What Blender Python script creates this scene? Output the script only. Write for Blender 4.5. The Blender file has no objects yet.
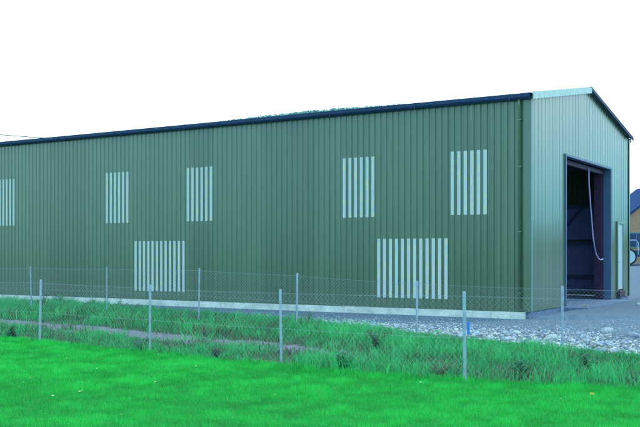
import bpy, math, random
import numpy as np
from mathutils import Vector, Matrix, noise as mnoise
R = math.radians
rng = np.random.default_rng(7); random.seed(7)
sc = bpy.context.scene
col = sc.collection

# ------------------------------------------------------------------ camera
cam_d = bpy.data.cameras.new('camera'); cam = bpy.data.objects.new('camera', cam_d); col.objects.link(cam)
cam.location = (0, 0, 1.6); cam.rotation_euler = (R(90), 0, 0)
cam_d.sensor_width = 36; cam_d.lens = 36 * 927 / 640; cam_d.shift_y = 40.5 / 640
cam_d.clip_start = 0.1; cam_d.clip_end = 3000
sc.camera = cam
F = 927.0; HY = 254.0; CX = 320.0

# ------------------------------------------------------------------ world, sun, exposure
SUN_AZ, SUN_EL = 62.0, 42.0          # compass-style: clockwise from +Y seen from above
w = bpy.data.worlds.new('World'); sc.world = w; w.use_nodes = True
nt = w.node_tree; nt.nodes.clear()
out = nt.nodes.new('ShaderNodeOutputWorld'); bg = nt.nodes.new('ShaderNodeBackground')
sky = nt.nodes.new('ShaderNodeTexSky'); sky.sky_type = 'NISHITA'; sky.sun_disc = False
sky.sun_elevation = R(SUN_EL); sky.sun_rotation = R(SUN_AZ); sky.air_density = 1.0; sky.dust_density = 2.0
tc = nt.nodes.new('ShaderNodeTexCoord')
nz = nt.nodes.new('ShaderNodeTexNoise'); nz.inputs['Scale'].default_value = 1.6; nz.inputs['Detail'].default_value = 5
cloud = nt.nodes.new('ShaderNodeMixRGB'); cloud.inputs[1].default_value = (7.7, 9.9, 10.9, 1); cloud.inputs[2].default_value = (9.6, 11.8, 12.9, 1)
mx = nt.nodes.new('ShaderNodeMixRGB'); mx.inputs[0].default_value = 0.86
nt.links.new(tc.outputs['Generated'], nz.inputs['Vector']); nt.links.new(nz.outputs['Fac'], cloud.inputs[0])
# thinner, bluer cloud on the side behind the camera, bright white cloud ahead
sx = nt.nodes.new('ShaderNodeSeparateXYZ'); nt.links.new(tc.outputs['Generated'], sx.inputs[0])
mrg = nt.nodes.new('ShaderNodeMapRange'); mrg.inputs['From Min'].default_value = -0.35; mrg.inputs['From Max'].default_value = 0.45
nt.links.new(sx.outputs['Y'], mrg.inputs['Value'])
blue = nt.nodes.new('ShaderNodeMixRGB'); blue.inputs[1].default_value = (4.4, 9.4, 13.2, 1)
nt.links.new(mrg.outputs[0], blue.inputs[0]); nt.links.new(cloud.outputs[0], blue.inputs[2])
# blue tint added low in the unseen right-hand sky, mirrored by the gable
mr2 = nt.nodes.new('ShaderNodeMapRange'); mr2.inputs['From Min'].default_value = 0.42; mr2.inputs['From Max'].default_value = 0.68; nt.links.new(sx.outputs['X'], mr2.inputs['Value'])
mr3 = nt.nodes.new('ShaderNodeMapRange'); mr3.inputs['From Min'].default_value = 0.26; mr3.inputs['From Max'].default_value = 0.05; nt.links.new(sx.outputs['Z'], mr3.inputs['Value'])
mu = nt.nodes.new('ShaderNodeMath'); mu.operation = 'MULTIPLY'; nt.links.new(mr2.outputs[0], mu.inputs[0]); nt.links.new(mr3.outputs[0], mu.inputs[1])
side_tint = nt.nodes.new('ShaderNodeMixRGB'); side_tint.inputs[2].default_value = (0.6, 5.6, 8.4, 1); nt.links.new(mu.outputs[0], side_tint.inputs[0]); nt.links.new(blue.outputs[0], side_tint.inputs[1])
nt.links.new(sky.outputs[0], mx.inputs[1]); nt.links.new(side_tint.outputs[0], mx.inputs[2])
nt.links.new(mx.outputs[0], bg.inputs[0]); bg.inputs[1].default_value = 0.13
nt.links.new(bg.outputs[0], out.inputs[0])
sun_d = bpy.data.lights.new('sun', 'SUN'); sun = bpy.data.objects.new('sun', sun_d); col.objects.link(sun)
sun_d.energy = 0.7; sun_d.angle = R(14); sun_d.color = (1, 0.97, 0.90)
sdir = Vector((math.sin(R(SUN_AZ)) * math.cos(R(SUN_EL)), math.cos(R(SUN_AZ)) * math.cos(R(SUN_EL)), math.sin(R(SUN_EL))))
sun.rotation_euler = sdir.to_track_quat('Z', 'Y').to_euler()
vs = sc.view_settings; vs.view_transform = 'Standard'; vs.look = 'None'; vs.exposure = 0.35; vs.gamma = 1.0; vs.use_curve_mapping = False
sc.render.engine = 'CYCLES'

# ------------------------------------------------------------------ materials
MATS = {}
def mat(name, color, rough=0.7, metal=0.0, var=0.0, vscale=3.0, stretch=(1, 1, 1), c2=None, spec=0.5, bump=0.0, bscale=30, attr=None, transl=0.0, coat=0.0, detail=6, attrmix='MULTIPLY', lo=0.36, hi=0.64):
    m = bpy.data.materials.new(name); m.use_nodes = True
    t = m.node_tree; N = t.nodes; L = t.links
    b = N['Principled BSDF']
    b.inputs['Roughness'].default_value = rough; b.inputs['Metallic'].default_value = metal
    b.inputs['Specular IOR Level'].default_value = spec
    b.inputs['Coat Weight'].default_value = coat; b.inputs['Coat Roughness'].default_value = 0.2; b.inputs['Coat IOR'].default_value = 1.5 if coat < 0.9 else 1.55
    tcn = N.new('ShaderNodeTexCoord'); mp = N.new('ShaderNodeMapping'); mp.inputs['Scale'].default_value = stretch
    L.new(tcn.outputs['Object'], mp.inputs[0])
    src = None
    if c2 is not None or var > 0:
        n = N.new('ShaderNodeTexNoise'); n.inputs['Scale'].default_value = vscale; n.inputs['Detail'].default_value = detail; n.inputs['Roughness'].default_value = 0.65
        L.new(mp.outputs[0], n.inputs['Vector'])
        r = N.new('ShaderNodeMapRange'); r.inputs['From Min'].default_value = lo; r.inputs['From Max'].default_value = hi
        L.new(n.outputs['Fac'], r.inputs['Value'])
        mixn = N.new('ShaderNodeMixRGB')
        a = color; bb = c2 if c2 is not None else tuple(min(1, c * (1 + var)) for c in color)
        if c2 is None: a = tuple(c * (1 - var) for c in color)
        mixn.inputs[1].default_value = (*a, 1); mixn.inputs[2].default_value = (*bb, 1)
        L.new(r.outputs[0], mixn.inputs[0]); src = mixn.outputs[0]
    if attr:
        an = N.new('ShaderNodeAttribute'); an.attribute_name = attr
        mm = N.new('ShaderNodeMixRGB'); mm.blend_type = attrmix; mm.inputs[0].default_value = 1
        if src is not None: L.new(src, mm.inputs[1])
        else: mm.inputs[1].default_value = (*color, 1)
        L.new(an.outputs['Color'], mm.inputs[2]); src = mm.outputs[0]
    if src is not None: L.new(src, b.inputs['Base Color'])
    else: b.inputs['Base Color'].default_value = (*color, 1)
    if bump > 0:
        n2 = N.new('ShaderNodeTexNoise'); n2.inputs['Scale'].default_value = bscale; n2.inputs['Detail'].default_value = 5
        L.new(mp.outputs[0], n2.inputs['Vector'])
        bp = N.new('ShaderNodeBump'); bp.inputs['Strength'].default_value = bump; bp.inputs['Distance'].default_value = 0.02
        L.new(n2.outputs['Fac'], bp.inputs['Height']); L.new(bp.outputs[0], b.inputs['Normal'])
    if transl > 0:
        tr = N.new('ShaderNodeBsdfTranslucent'); ms = N.new('ShaderNodeMixShader'); ms.inputs[0].default_value = transl
        if src is not None: L.new(src, tr.inputs[0])
        else: tr.inputs[0].default_value = (*color, 1)
        L.new(b.outputs[0], ms.inputs[1]); L.new(tr.outputs[0], ms.inputs[2]); L.new(ms.outputs[0], N['Material Output'].inputs[0])
    MATS[name] = m; return m

M = {}
M['clad'] = mat('green_coated_steel', (0.096, 0.150, 0.062), rough=0.35, var=0.10, vscale=4.0, stretch=(1, 1, 0.10), attr='sheet', spec=0.6, coat=1.0)
M['clad_lit'] = mat('lit_wall_blue', (0.30, 0.31, 0.60), rough=0.5, var=0.1, vscale=2, attr='sheet')  # blue indoor light on the far wall put into the colour
M['grp'] = mat('translucent_grp', (0.82, 0.83, 0.76), rough=0.45, c2=(0.95, 0.90, 0.60), vscale=10, stretch=(1, 1, 0.6), transl=0.2, spec=0.4, detail=1, lo=0.54, hi=0.64)
M['gutter'] = mat('dark_blue_gutter', (0.004, 0.032, 0.10), rough=0.6, var=0.15, vscale=2)
M['verge_pale'] = mat('pale_mottled_flashing', (0.70, 0.78, 0.70), rough=0.7, c2=(0.50, 0.64, 0.54), vscale=6)  # pale tone mottled by noise, lighter than the other verges
M['corner'] = mat('green_flashing', (0.096, 0.148, 0.062), rough=0.33, coat=1.0, var=0.08, vscale=1)
M['corner_pale'] = mat('pale_edge_flashing', (0.16, 0.28, 0.26), rough=0.3, var=0.1, vscale=2)
M['roof'] = mat('roof_sheet', (0.16, 0.24, 0.22), rough=0.5, c2=(0.10, 0.17, 0.12), vscale=0.8)
M['steel'] = mat('galvanised_steel', (0.42, 0.52, 0.62), rough=0.45, metal=0.3, var=0.2, vscale=9)
M['wire'] = mat('galvanised_wire', (0.40, 0.46, 0.55), rough=0.5, metal=0.2)
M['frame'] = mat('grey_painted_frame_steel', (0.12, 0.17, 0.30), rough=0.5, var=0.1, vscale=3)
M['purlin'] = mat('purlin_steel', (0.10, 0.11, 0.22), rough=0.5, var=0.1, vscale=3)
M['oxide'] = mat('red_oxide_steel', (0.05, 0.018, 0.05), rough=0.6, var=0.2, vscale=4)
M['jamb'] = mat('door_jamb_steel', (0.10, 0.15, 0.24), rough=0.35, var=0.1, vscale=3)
M['concrete'] = mat('pale_concrete', (0.92, 0.84, 0.68), rough=0.9, c2=(0.58, 0.55, 0.46), vscale=2.2, bump=0.6, bscale=18)
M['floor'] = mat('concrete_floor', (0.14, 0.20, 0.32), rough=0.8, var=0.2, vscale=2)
M['wdoor'] = mat('pale_door', (0.50, 0.62, 0.64), rough=0.4, var=0.05, vscale=2)
M['rope'] = mat('grey_rope', (0.45, 0.40, 0.62), rough=0.9)
M['blue'] = mat('bright_blue_plastic', (0.0, 0.20, 0.75), rough=0.45, var=0.1, vscale=9)
M['stone'] = mat('crushed_stone', (0.44, 0.46, 0.50), rough=0.9, attr='shade', bump=0.5, bscale=30)
M['cable'] = mat('black_cable', (0.02, 0.04, 0.05), rough=0.6)
M['white'] = mat('white_petal', (0.8, 0.85, 0.8), rough=0.7)
M['yellow'] = mat('yellow_petal', (0.75, 0.62, 0.04), rough=0.7)
M['grass'] = mat('grass_blade', (1, 1, 1), rough=0.55, attr='shade', transl=0.3, spec=0.25)
M['leaf'] = mat('weed_leaf', (1, 1, 1), rough=0.5, attr='shade', transl=0.25, spec=0.3)
M['stem'] = mat('weed_stem', (0.10, 0.10, 0.05), rough=0.8, var=0.2, vscale=20)
M['bluesheet'] = mat('blue_sheeting', (0.003, 0.045, 0.17), rough=0.8, spec=0.15, var=0.1, vscale=1)
M['tyre'] = mat('rubber', (0.02, 0.02, 0.03), rough=0.8)
M['paintblue'] = mat('dark_blue_paint', (0.02, 0.04, 0.12), rough=0.4)
M['bark'] = mat('bark', (0.10, 0.08, 0.06), rough=0.9, var=0.3, vscale=6)
M['dirt'] = mat('clay', (0.16, 0.15, 0.17), rough=0.95, var=0.3, vscale=8)

def brick_mat():
    m = bpy.data.materials.new('brick'); m.use_nodes = True; t = m.node_tree; b = t.nodes['Principled BSDF']
    tcn = t.nodes.new('ShaderNodeTexCoord'); mp = t.nodes.new('ShaderNodeMapping'); mp.inputs['Rotation'].default_value = (R(90), 0, 0)
    br = t.nodes.new('ShaderNodeTexBrick'); br.inputs['Scale'].default_value = 4.4
    br.inputs['Color1'].default_value = (0.62, 0.29, 0.14, 1); br.inputs['Color2'].default_value = (0.50, 0.23, 0.11, 1); br.inputs['Mortar'].default_value = (0.45, 0.38, 0.32, 1)
    br.inputs['Mortar Size'].default_value = 0.012
    t.links.new(tcn.outputs['Object'], mp.inputs[0]); t.links.new(mp.outputs[0], br.inputs['Vector']); t.links.new(br.outputs[0], b.inputs['Base Color'])
    b.inputs['Roughness'].default_value = 0.9
    return m
M['brick'] = brick_mat()

# ------------------------------------------------------------------ mesh helpers
class MB:
    def __init__(s): s.v = []; s.f = []; s.mi = []; s.c = []
    def face(s, pts, mi=0, c=None):
        i = len(s.v); s.v += [tuple(p) for p in pts]; s.f.append(tuple(range(i, i + len(pts)))); s.mi.append(mi); s.c.append(c or (1, 1, 1))
    def box(s, a, b, mi=0):
        x0, y0, z0 = a; x1, y1, z1 = b
        if x0 > x1: x0, x1 = x1, x0
        if y0 > y1: y0, y1 = y1, y0
        if z0 > z1: z0, z1 = z1, z0
        i = len(s.v)
        s.v += [(x0, y0, z0), (x1, y0, z0), (x1, y1, z0), (x0, y1, z0), (x0, y0, z1), (x1, y0, z1), (x1, y1, z1), (x0, y1, z1)]
        for q in ((0, 3, 2, 1), (4, 5, 6, 7), (0, 1, 5, 4), (1, 2, 6, 5), (2, 3, 7, 6), (3, 0, 4, 7)):
            s.f.append(tuple(i + k for k in q)); s.mi.append(mi); s.c.append((1, 1, 1))
    def prism(s, poly, off, mi=0):      # poly: list of 3D points; extruded by off
        o = Vector(off); n = len(poly); i = len(s.v)
        s.v += [tuple(Vector(p)) for p in poly] + [tuple(Vector(p) + o) for p in poly]
        s.f.append(tuple(range(i + n - 1, i - 1, -1))); s.mi.append(mi); s.c.append((1, 1, 1))
        s.f.append(tuple(range(i + n, i + 2 * n))); s.mi.append(mi); s.c.append((1, 1, 1))
        for k in range(n):
            s.f.append((i + k, i + (k + 1) % n, i + n + (k + 1) % n, i + n + k)); s.mi.append(mi); s.c.append((1, 1, 1))
    def tube(s, pts, r, n=8, caps=True, mi=0):
        pts = [Vector(p) for p in pts]; rs = r if isinstance(r, (list, tuple)) else [r] * len(pts)
        i0 = len(s.v)
        for k, p in enumerate(pts):
            d = (pts[min(k + 1, len(pts) - 1)] - pts[max(k - 1, 0)]).normalized()
            a = d.cross(Vector((0, 0, 1)) if abs(d.z) < 0.9 else Vector((1, 0, 0))).normalized(); b = d.cross(a)
            for j in range(n):
                th = 2 * math.pi * j / n
                s.v.append(tuple(p + a * math.cos(th) * rs[k] + b * math.sin(th) * rs[k]))
        for k in range(len(pts) - 1):
            for j in range(n):
                s.f.append((i0 + k * n + j, i0 + k * n + (j + 1) % n, i0 + (k + 1) * n + (j + 1) % n, i0 + (k + 1) * n + j)); s.mi.append(mi); s.c.append((1, 1, 1))
        if caps:
            s.f.append(tuple(i0 + j for j in range(n))[::-1]); s.mi.append(mi); s.c.append((1, 1, 1))
            e = i0 + (len(pts) - 1) * n
            s.f.append(tuple(e + j for j in range(n))); s.mi.append(mi); s.c.append((1, 1, 1))
    def build(s, name, mats, parent=None, attr=None, smooth=False):
        me = bpy.data.meshes.new(name); me.from_pydata(s.v, [], s.f)
        if not isinstance(mats, (list, tuple)): mats = [mats]
        for m in mats: me.materials.append(m)
        me.polygons.foreach_set('material_index', s.mi)
        if smooth: me.polygons.foreach_set('use_smooth', [True] * len(s.f))
        if attr:
            a = me.color_attributes.new(attr, 'FLOAT_COLOR', 'CORNER')
            buf = []
            for f, c in zip(s.f, s.c): buf += [*c, 1.0] * len(f)
            a.data.foreach_set('color', buf)
        me.update()
        o = bpy.data.objects.new(name, me); col.objects.link(o)
        if parent: o.parent = parent
        return o
def tag(o, label=None, cat=None, group=None, kind=None):
    if label: o['label'] = label
    if cat: o['category'] = cat
    if group: o['group'] = group
    if kind: o['kind'] = kind
    return o
def empty(name, loc=(0, 0, 0), rz=0):
    o = bpy.data.objects.new(name, None); col.objects.link(o); o.location = loc; o.rotation_euler = (0, 0, rz); o.empty_display_size = 0.3
    return o
def np_mesh(name, verts, faces, mats, colors=None, attr='shade', parent=None):   # faces: (n,k) array, uniform k
    me = bpy.data.meshes.new(name); n, k = faces.shape
    me.vertices.add(len(verts)); me.vertices.foreach_set('co', verts.astype(np.float32).ravel())
    me.loops.add(n * k); me.loops.foreach_set('vertex_index', faces.astype(np.int32).ravel())
    me.polygons.add(n); me.polygons.foreach_set('loop_start', np.arange(0, n * k, k, dtype=np.int32)); me.polygons.foreach_set('loop_total', np.full(n, k, dtype=np.int32))
    me.materials.append(mats)
    if colors is not None:
        a = me.color_attributes.new(attr, 'FLOAT_COLOR', 'POINT')
        a.data.foreach_set('color', np.concatenate([colors, np.ones((len(colors), 1))], 1).astype(np.float32).ravel())
    me.update(calc_edges=True); me.validate()
    o = bpy.data.objects.new(name, me); col.objects.link(o)
    if parent: o.parent = parent
    return o

# ------------------------------------------------------------------ site frame
C0 = np.array([5.8, 25.6]); DX = np.array([0.8535, -0.521]); DY = np.array([0.521, 0.8535])
BANG = math.atan2(-0.521, 0.8535)
def uv(x, y):                       # u: along the long wall away from the corner, v: out from the long wall towards the camera
    px = x - C0[0]; py = y - C0[1]
    return -(px * DX[0] + py * DX[1]), -(px * DY[0] + py * DY[1])
def sstep(a, b, t):
    t = np.clip((t - a) / (b - a), 0, 1); return t * t * (3 - 2 * t)
def vnoise(x, y, sc_, seed=0):      # cheap smooth noise for arrays
    x = np.asarray(x, float) * sc_ + seed * 13.7; y = np.asarray(y, float) * sc_ - seed * 7.3
    return (np.sin(x * 1.3 + 1.7 * np.sin(y * 0.9 + seed)) + np.sin(y * 1.7 + 1.3 * np.sin(x * 1.1 - seed)) + 0.6 * np.sin(2.9 * x + 2.3 * y) + 0.5 * np.sin(3.7 * y - 3.1 * x + seed)) / 3.1
_g = np.random.default_rng(5).uniform(0, 1, (256, 256))
def bn(x, y, f, seed=0):           # value noise, one octave, 0..1
    x = np.asarray(x, float) * f + 31.7 * seed + 500; y = np.asarray(y, float) * f + 17.3 * seed + 500
    xi = np.floor(x).astype(int); yi = np.floor(y).astype(int); fx = x - xi; fy = y - yi
    fx = fx * fx * (3 - 2 * fx); fy = fy * fy * (3 - 2 * fy)
    g = lambda a, b: _g[a % 256, b % 256]
    return (g(xi, yi) * (1 - fx) + g(xi + 1, yi) * fx) * (1 - fy) + (g(xi, yi + 1) * (1 - fx) + g(xi + 1, yi + 1) * fx) * fy
def img_pt(px, y, zc=1.68):         # ground point under a picture position
    d = zc * F / (y - HY); return (px - CX) / F * d, d
def curve(pts, zc=1.68):
    q = sorted(tuple(uv(*img_pt(px, y, zc))) for px, y in pts)
    return np.array([a for a, b in q]), np.array([b for a, b in q])
LE = curve([(-60, 333), (0, 338), (39, 342.5), (150, 354), (281, 367), (340, 373), (400, 378), (463, 380.5), (520, 382.5), (640, 387), (720, 389)])
BD = curve([(-60, 321), (50, 328), (200, 342), (290, 350), (400, 366), (440, 372)], 1.75)
def v_lawn(u): return np.interp(u, *LE)
def v_band(u): return np.interp(u, *BD)
def v_grav(u): return np.interp(u, [-12, -6, -3, 0, 5, 10, 16, 25], [8.2, 7.7, 7.2, 6.0, 4.2, 3.0, 1.8, 0.9])
def height(x, y):
    u, v = uv(x, y)
    zr = np.interp(u, [-3, 13], [-0.24, 0.02])
    z = np.where(v > 6.5, zr + (-0.08 - zr) * sstep(6.5, 12.0, v), 0)
    zw = np.where(u > 0, -0.2, -0.2 + 0.17 * sstep(0, -4, u))
    z = np.where((v <= 6.5) & (v > 0), zw + (zr - zw) * sstep(0.3, 6.5, v), z)
    zy = np.interp(u, [-3, -0.5, 0.2], [-0.03, -0.06, -0.2])
    z = np.where(v <= 0, zy + 1.2 * sstep(-13, -36, v), z)
    b = np.exp(-((v - v_band(u)) / 0.8) ** 2) * 0.05
    z = z - b + 0.015 * vnoise(x, y, 1.5) * (v > 0.4)
    return z
def H(x, y): return float(height(np.array(float(x)), np.array(float(y))))

# ------------------------------------------------------------------ ground sheet
def axis(lo, a, b, hi, fine, grow=1.25):
    mid = list(np.arange(a, b + 1e-6, fine)); l = []; s = fine; p = a
    while p > lo: s *= grow; p -= s; l.append(p)
    r = []; s = fine; p = mid[-1]
    while p < hi: s *= grow; p += s; r.append(p)
    return np.array(l[::-1] + mid + r)
gx = axis(-900, -18, 14, 900, 0.16); gy = axis(-600, 7, 32, 1500, 0.16)
X, Y = np.meshgrid(gx, gy); nx, ny = len(gx), len(gy)
Z = height(X, Y)
U, V = uv(X, Y)
inside = (U > 0.05) & (U < 29.9) & (V < -0.05) & (V > -11.45)
Z = np.where(inside, -0.25, Z)
wob = 0.25 * vnoise(X, Y, 2.1, 1) + 0.15 * vnoise(X, Y, 6.0, 2)
lawn = sstep(-0.25, 0.25, V - v_lawn(U) + 0.4 * wob)
grav = np.where(V > -60, 1 - sstep(-0.4, 0.4, V - v_grav(U) + wob), 0) * ((V > -60) & (U < 40))
grav = np.where((X > 60) | (V < -45), 0, grav)
band = np.exp(-((V - v_band(U) + 0.6 * wob) / 0.75) ** 2) * (U > -0.7)
band = np.clip(band * 1.5 - 0.25, 0, 1)
yard = sstep(5.2, 3.2, V + 0.9 * wob + 0.0 * U)   # fine blue-grey stone dust close to the shed
verts = np.stack([X.ravel(), Y.ravel(), Z.ravel()], 1)
idx = np.arange(nx * ny).reshape(ny, nx)
faces = np.stack([idx[:-1, :-1].ravel(), idx[:-1, 1:].ravel(), idx[1:, 1:].ravel(), idx[1:, :-1].ravel()], 1)
def ground_mat():
    m = bpy.data.materials.new('ground_cover'); m.use_nodes = True; t = m.node_tree; N = t.nodes; L = t.links; b = N['Principled BSDF']
    b.inputs['Roughness'].default_value = 0.95; b.inputs['Specular IOR Level'].default_value = 0.2
    tcn = N.new('ShaderNodeTexCoord'); at = N.new('ShaderNodeAttribute'); at.attribute_name = 'zone'; ay = N.new('ShaderNodeAttribute'); ay.attribute_name = 'zone2'
    sp = N.new('ShaderNodeSeparateColor'); L.new(at.outputs['Color'], sp.inputs[0])
    sp2 = N.new('ShaderNodeSeparateColor'); L.new(ay.outputs['Color'], sp2.inputs[0])
    def nzm(scale, c1, c2, det=8, lo=0.36, hi=0.64):
        n = N.new('ShaderNodeTexNoise'); n.inputs['Scale'].default_value = scale; n.inputs['Detail'].default_value = det; n.inputs['Roughness'].default_value = 0.7
        L.new(tcn.outputs['Object'], n.inputs['Vector'])
        r = N.new('ShaderNodeMapRange'); r.inputs['From Min'].default_value = lo; r.inputs['From Max'].default_value = hi; L.new(n.outputs['Fac'], r.inputs['Value'])
        x = N.new('ShaderNodeMixRGB'); x.inputs[1].default_value = (*c1, 1); x.inputs[2].default_value = (*c2, 1); L.new(r.outputs[0], x.inputs[0]); return x.outputs[0], n.outputs['Fac']
    rough, nf = nzm(3.0, (0.035, 0.09, 0.045), (0.10, 0.12, 0.08))
    lw, _ = nzm(2.0, (0.012, 0.20, 0.03), (0.02, 0.30, 0.05))
    gr, gf = nzm(14.0, (0.11, 0.16, 0.22), (0.24, 0.29, 0.35))
    yd, _ = nzm(5.0, (0.11, 0.155, 0.215), (0.18, 0.23, 0.29))
    bd, _ = nzm(6.0, (0.12, 0.11, 0.14), (0.27, 0.25, 0.30))
    def mixz(a, b_, fac):
        # break the zone's edge up with noise
        x = N.new('ShaderNodeMixRGB'); L.new(a, x.inputs[1]); L.new(b_, x.inputs[2])
        n = N.new('ShaderNodeTexNoise'); n.inputs['Scale'].default_value = 9; n.inputs['Detail'].default_value = 4; L.new(tcn.outputs['Object'], n.inputs['Vector'])
        ad = N.new('ShaderNodeMath'); ad.operation = 'ADD'; L.new(fac, ad.inputs[0]); L.new(n.outputs['Fac'], ad.inputs[1])
        r = N.new('ShaderNodeMapRange'); r.inputs['From Min'].default_value = 0.9; r.inputs['From Max'].default_value = 1.1; L.new(ad.outputs[0], r.inputs['Value'])
        L.new(r.outputs[0], x.inputs[0]); return x.outputs[0]
    c = mixz(rough, bd, sp.outputs['Blue']); c = mixz(c, gr, sp.outputs['Green']); c = mixz(c, yd, sp2.outputs['Red']); c = mixz(c, lw, sp.outputs['Red'])
    L.new(c, b.inputs['Base Color'])
    n2 = N.new('ShaderNodeTexNoise'); n2.inputs['Scale'].default_value = 16; n2.inputs['Detail'].default_value = 8; L.new(tcn.outputs['Object'], n2.inputs['Vector'])
    bp = N.new('ShaderNodeBump'); bp.inputs['Strength'].default_value = 0.8; bp.inputs['Distance'].default_value = 0.04; L.new(n2.outputs['Fac'], bp.inputs['Height']); L.new(bp.outputs[0], b.inputs['Normal'])
    return m
ground = np_mesh('ground', verts, faces, ground_mat(), np.stack([lawn.ravel(), grav.ravel(), band.ravel()], 1), 'zone')
a2 = ground.data.color_attributes.new('zone2', 'FLOAT_COLOR', 'POINT')
yy = np.stack([(yard * grav).ravel(), np.zeros(nx * ny), np.zeros(nx * ny), np.ones(nx * ny)], 1); a2.data.foreach_set('color', yy.astype(np.float32).ravel())
tag(ground, kind='structure')
ground.data.polygons.foreach_set('use_smooth', [True] * len(ground.data.polygons))

# distant hill behind the shed
hx = np.linspace(-170, 190, 60); hy = np.linspace(110, 320, 36); HX, HYY = np.meshgrid(hx, hy)
def hill_h(x, y): return 16.5 * np.exp(-((x - 4) / 45.0) ** 2) * sstep(112, 150, y) * (1 - sstep(230, 318, y)) - 0.6
HZ = hill_h(HX, HYY); idx = np.arange(HX.size).reshape(HX.shape)
hill = np_mesh('hill', np.stack([HX.ravel(), HYY.ravel(), HZ.ravel()], 1), np.stack([idx[:-1, :-1].ravel(), idx[:-1, 1:].ravel(), idx[1:, 1:].ravel(), idx[1:, :-1].ravel()], 1), mat('hill_pasture', (0.04, 0.10, 0.05), rough=0.95, var=0.3, vscale=0.1))
tag(hill, kind='structure')

# ------------------------------------------------------------------ steel shed
barn = empty('steel_shed', (C0[0], C0[1], 0), BANG)
tag(barn, 'long green corrugated steel shed with white translucent strips and open doorway', 'shed')
LEN, WID, EAVE, RIDGE = 30.0, 11.5, 6.0, 7.01
PITCH, CROWN, WEB, DEP = 0.2, 0.104, 0.02, 0.027
def profile(length, PITCH=PITCH, CROWN=CROWN, WEB=WEB, DEP=DEP):   # (a, offset) breakpoints; crown centred on .1+.2k
    pts = []; k = 0
    while k * PITCH < length - 1e-6:
        c = PITCH / 2 + k * PITCH
        pts += [(c - CROWN / 2 - WEB, 0.0), (c - CROWN / 2, DEP), (c + CROWN / 2, DEP), (c + CROWN / 2 + WEB, 0.0)]
        k += 1
    return [(0, 0.0)] + [p for p in pts if 0 < p[0] < length] + [(length, 0.0)]
sheet_tone = {}
def tone(k, s):
    key = (k // 5, s)
    if key not in sheet_tone:
        t = random.uniform(0.84, 1.14); sheet_tone[key] = (t * random.uniform(0.97, 1.03), t, t * random.uniform(0.97, 1.04))
    return sheet_tone[key]
def clad(mb, length, ztop, place, openings=(), z0=0.0, seed=0, mif=None, zr=None, prof=None):
    pr = prof or profile(length)
    br = sorted({round(o[i], 4) for o in openings for i in (0, 1)})
    segs = []
    for (a, oa), (b, ob) in zip(pr[:-1], pr[1:]):
        cuts = [a] + [x for x in br if a + 1e-6 < x < b - 1e-6] + [b]
        for c, d in zip(cuts[:-1], cuts[1:]):
            f = lambda t: oa + (ob - oa) * (t - a) / (b - a)
            segs.append((c, d, f(c), f(d)))
    for c, d, oc, od in segs:
        m = (c + d) / 2; iv = [(z0, None)]
        for (a0, a1, b0, b1) in openings:
            if a0 < m < a1:
                new = []
                for lo, hi in iv:
                    if hi is None or b1 < (hi if hi else 99):
                        if b0 > lo: new.append((lo, b0))
                        new.append((b1, hi))
                    else: new.append((lo, hi))
                iv = new
        tn = tone(int(m / PITCH), seed)
        for lo, hi in iv:
            h1 = ztop(c) if hi is None else hi; h2 = ztop(d) if hi is None else hi
            mi = mif(oc, od) if mif else 0
            mb.face([place(c, oc, lo), place(d, od, lo), place(d, od, h2), place(c, oc, h1)], mi, tn)
long_place = lambda a, o, z: (-a, -o, z)
far_place = lambda a, o, z: (-a, WID + o, z)
gab_place = lambda a, o, z: (o * 0.3, a, z)
back_place = lambda a, o, z: (-LEN - o, a, z)
UP = [(1.2, 2.4), (4.8, 6.0), (11.0, 12.2), (14.8, 16.0), (20.8, 22.0)]
LO = [(2.4, 4.8), (12.2, 14.6), (22.2, 24.6)]
wl = [(a, b, 2.72, 4.56) for a, b in UP] + [(a, b, 0.29, 2.06) for a, b in LO]
gz = lambda a: EAVE + (RIDGE - EAVE) * (1 - abs(a - WID / 2) / (WID / 2)) - 0.04
DOOR = (3.27, 8.62, 0.0, 4.6); PDOOR = (9.58, 10.5, 0.22, 2.78)
m = MB(); clad(m, LEN, lambda a: EAVE, long_place, wl, seed=0); m.build('side_wall', M['clad'], barn, 'sheet')
m = MB(); clad(m, WID, gz, gab_place, [DOOR, PDOOR], seed=1, prof=profile(WID, 0.333, 0.26, 0.025, 0.026)); m.build('gable_wall', M['clad'], barn, 'sheet')
m = MB(); clad(m, LEN, lambda a: EAVE, far_place, [], seed=2); m.build('side_wall', M['clad'], barn, 'sheet')
m = MB(); clad(m, WID, gz, back_place, [], seed=3); m.build('gable_wall', M['clad'], barn, 'sheet')
def sub_clad(a0, a1, z0, z1, place, seed):
    mb = MB(); pr = [p for p in profile(LEN) if a0 - 1e-6 <= p[0] <= a1 + 1e-6]
    if pr[0][0] > a0 + 1e-6: pr = [(a0, 0)] + pr
    if pr[-1][0] < a1 - 1e-6: pr = pr + [(a1, 0)]
    for (c, oc), (d, od) in zip(pr[:-1], pr[1:]):
        mi = 0 if (oc > 0 and od > 0) else 1
        mb.face([place(c, oc, z0), place(d, od, z0), place(d, od, z1), place(c, oc, z1)], mi, tone(int((c + d) / 2 / PITCH), seed))
    return mb
for a, b, z0, z1 in wl:
    sub_clad(a, b, z0 + 0.002, z1 - 0.002, long_place, 0).build('translucent_sheet', [M['grp'], M['clad']], barn, 'sheet')
m = MB(); clad(m, 12.0, lambda a: 3.40, lambda a, o, z: (-a, WID - 0.165 - o, z), [(0, 12, 2.10, 2.16)], z0=0.10, seed=6)
m.build('lit_wall_sheet', M['clad_lit'], barn, 'sheet')  # sheet added over the far wall to hold the painted light
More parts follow.
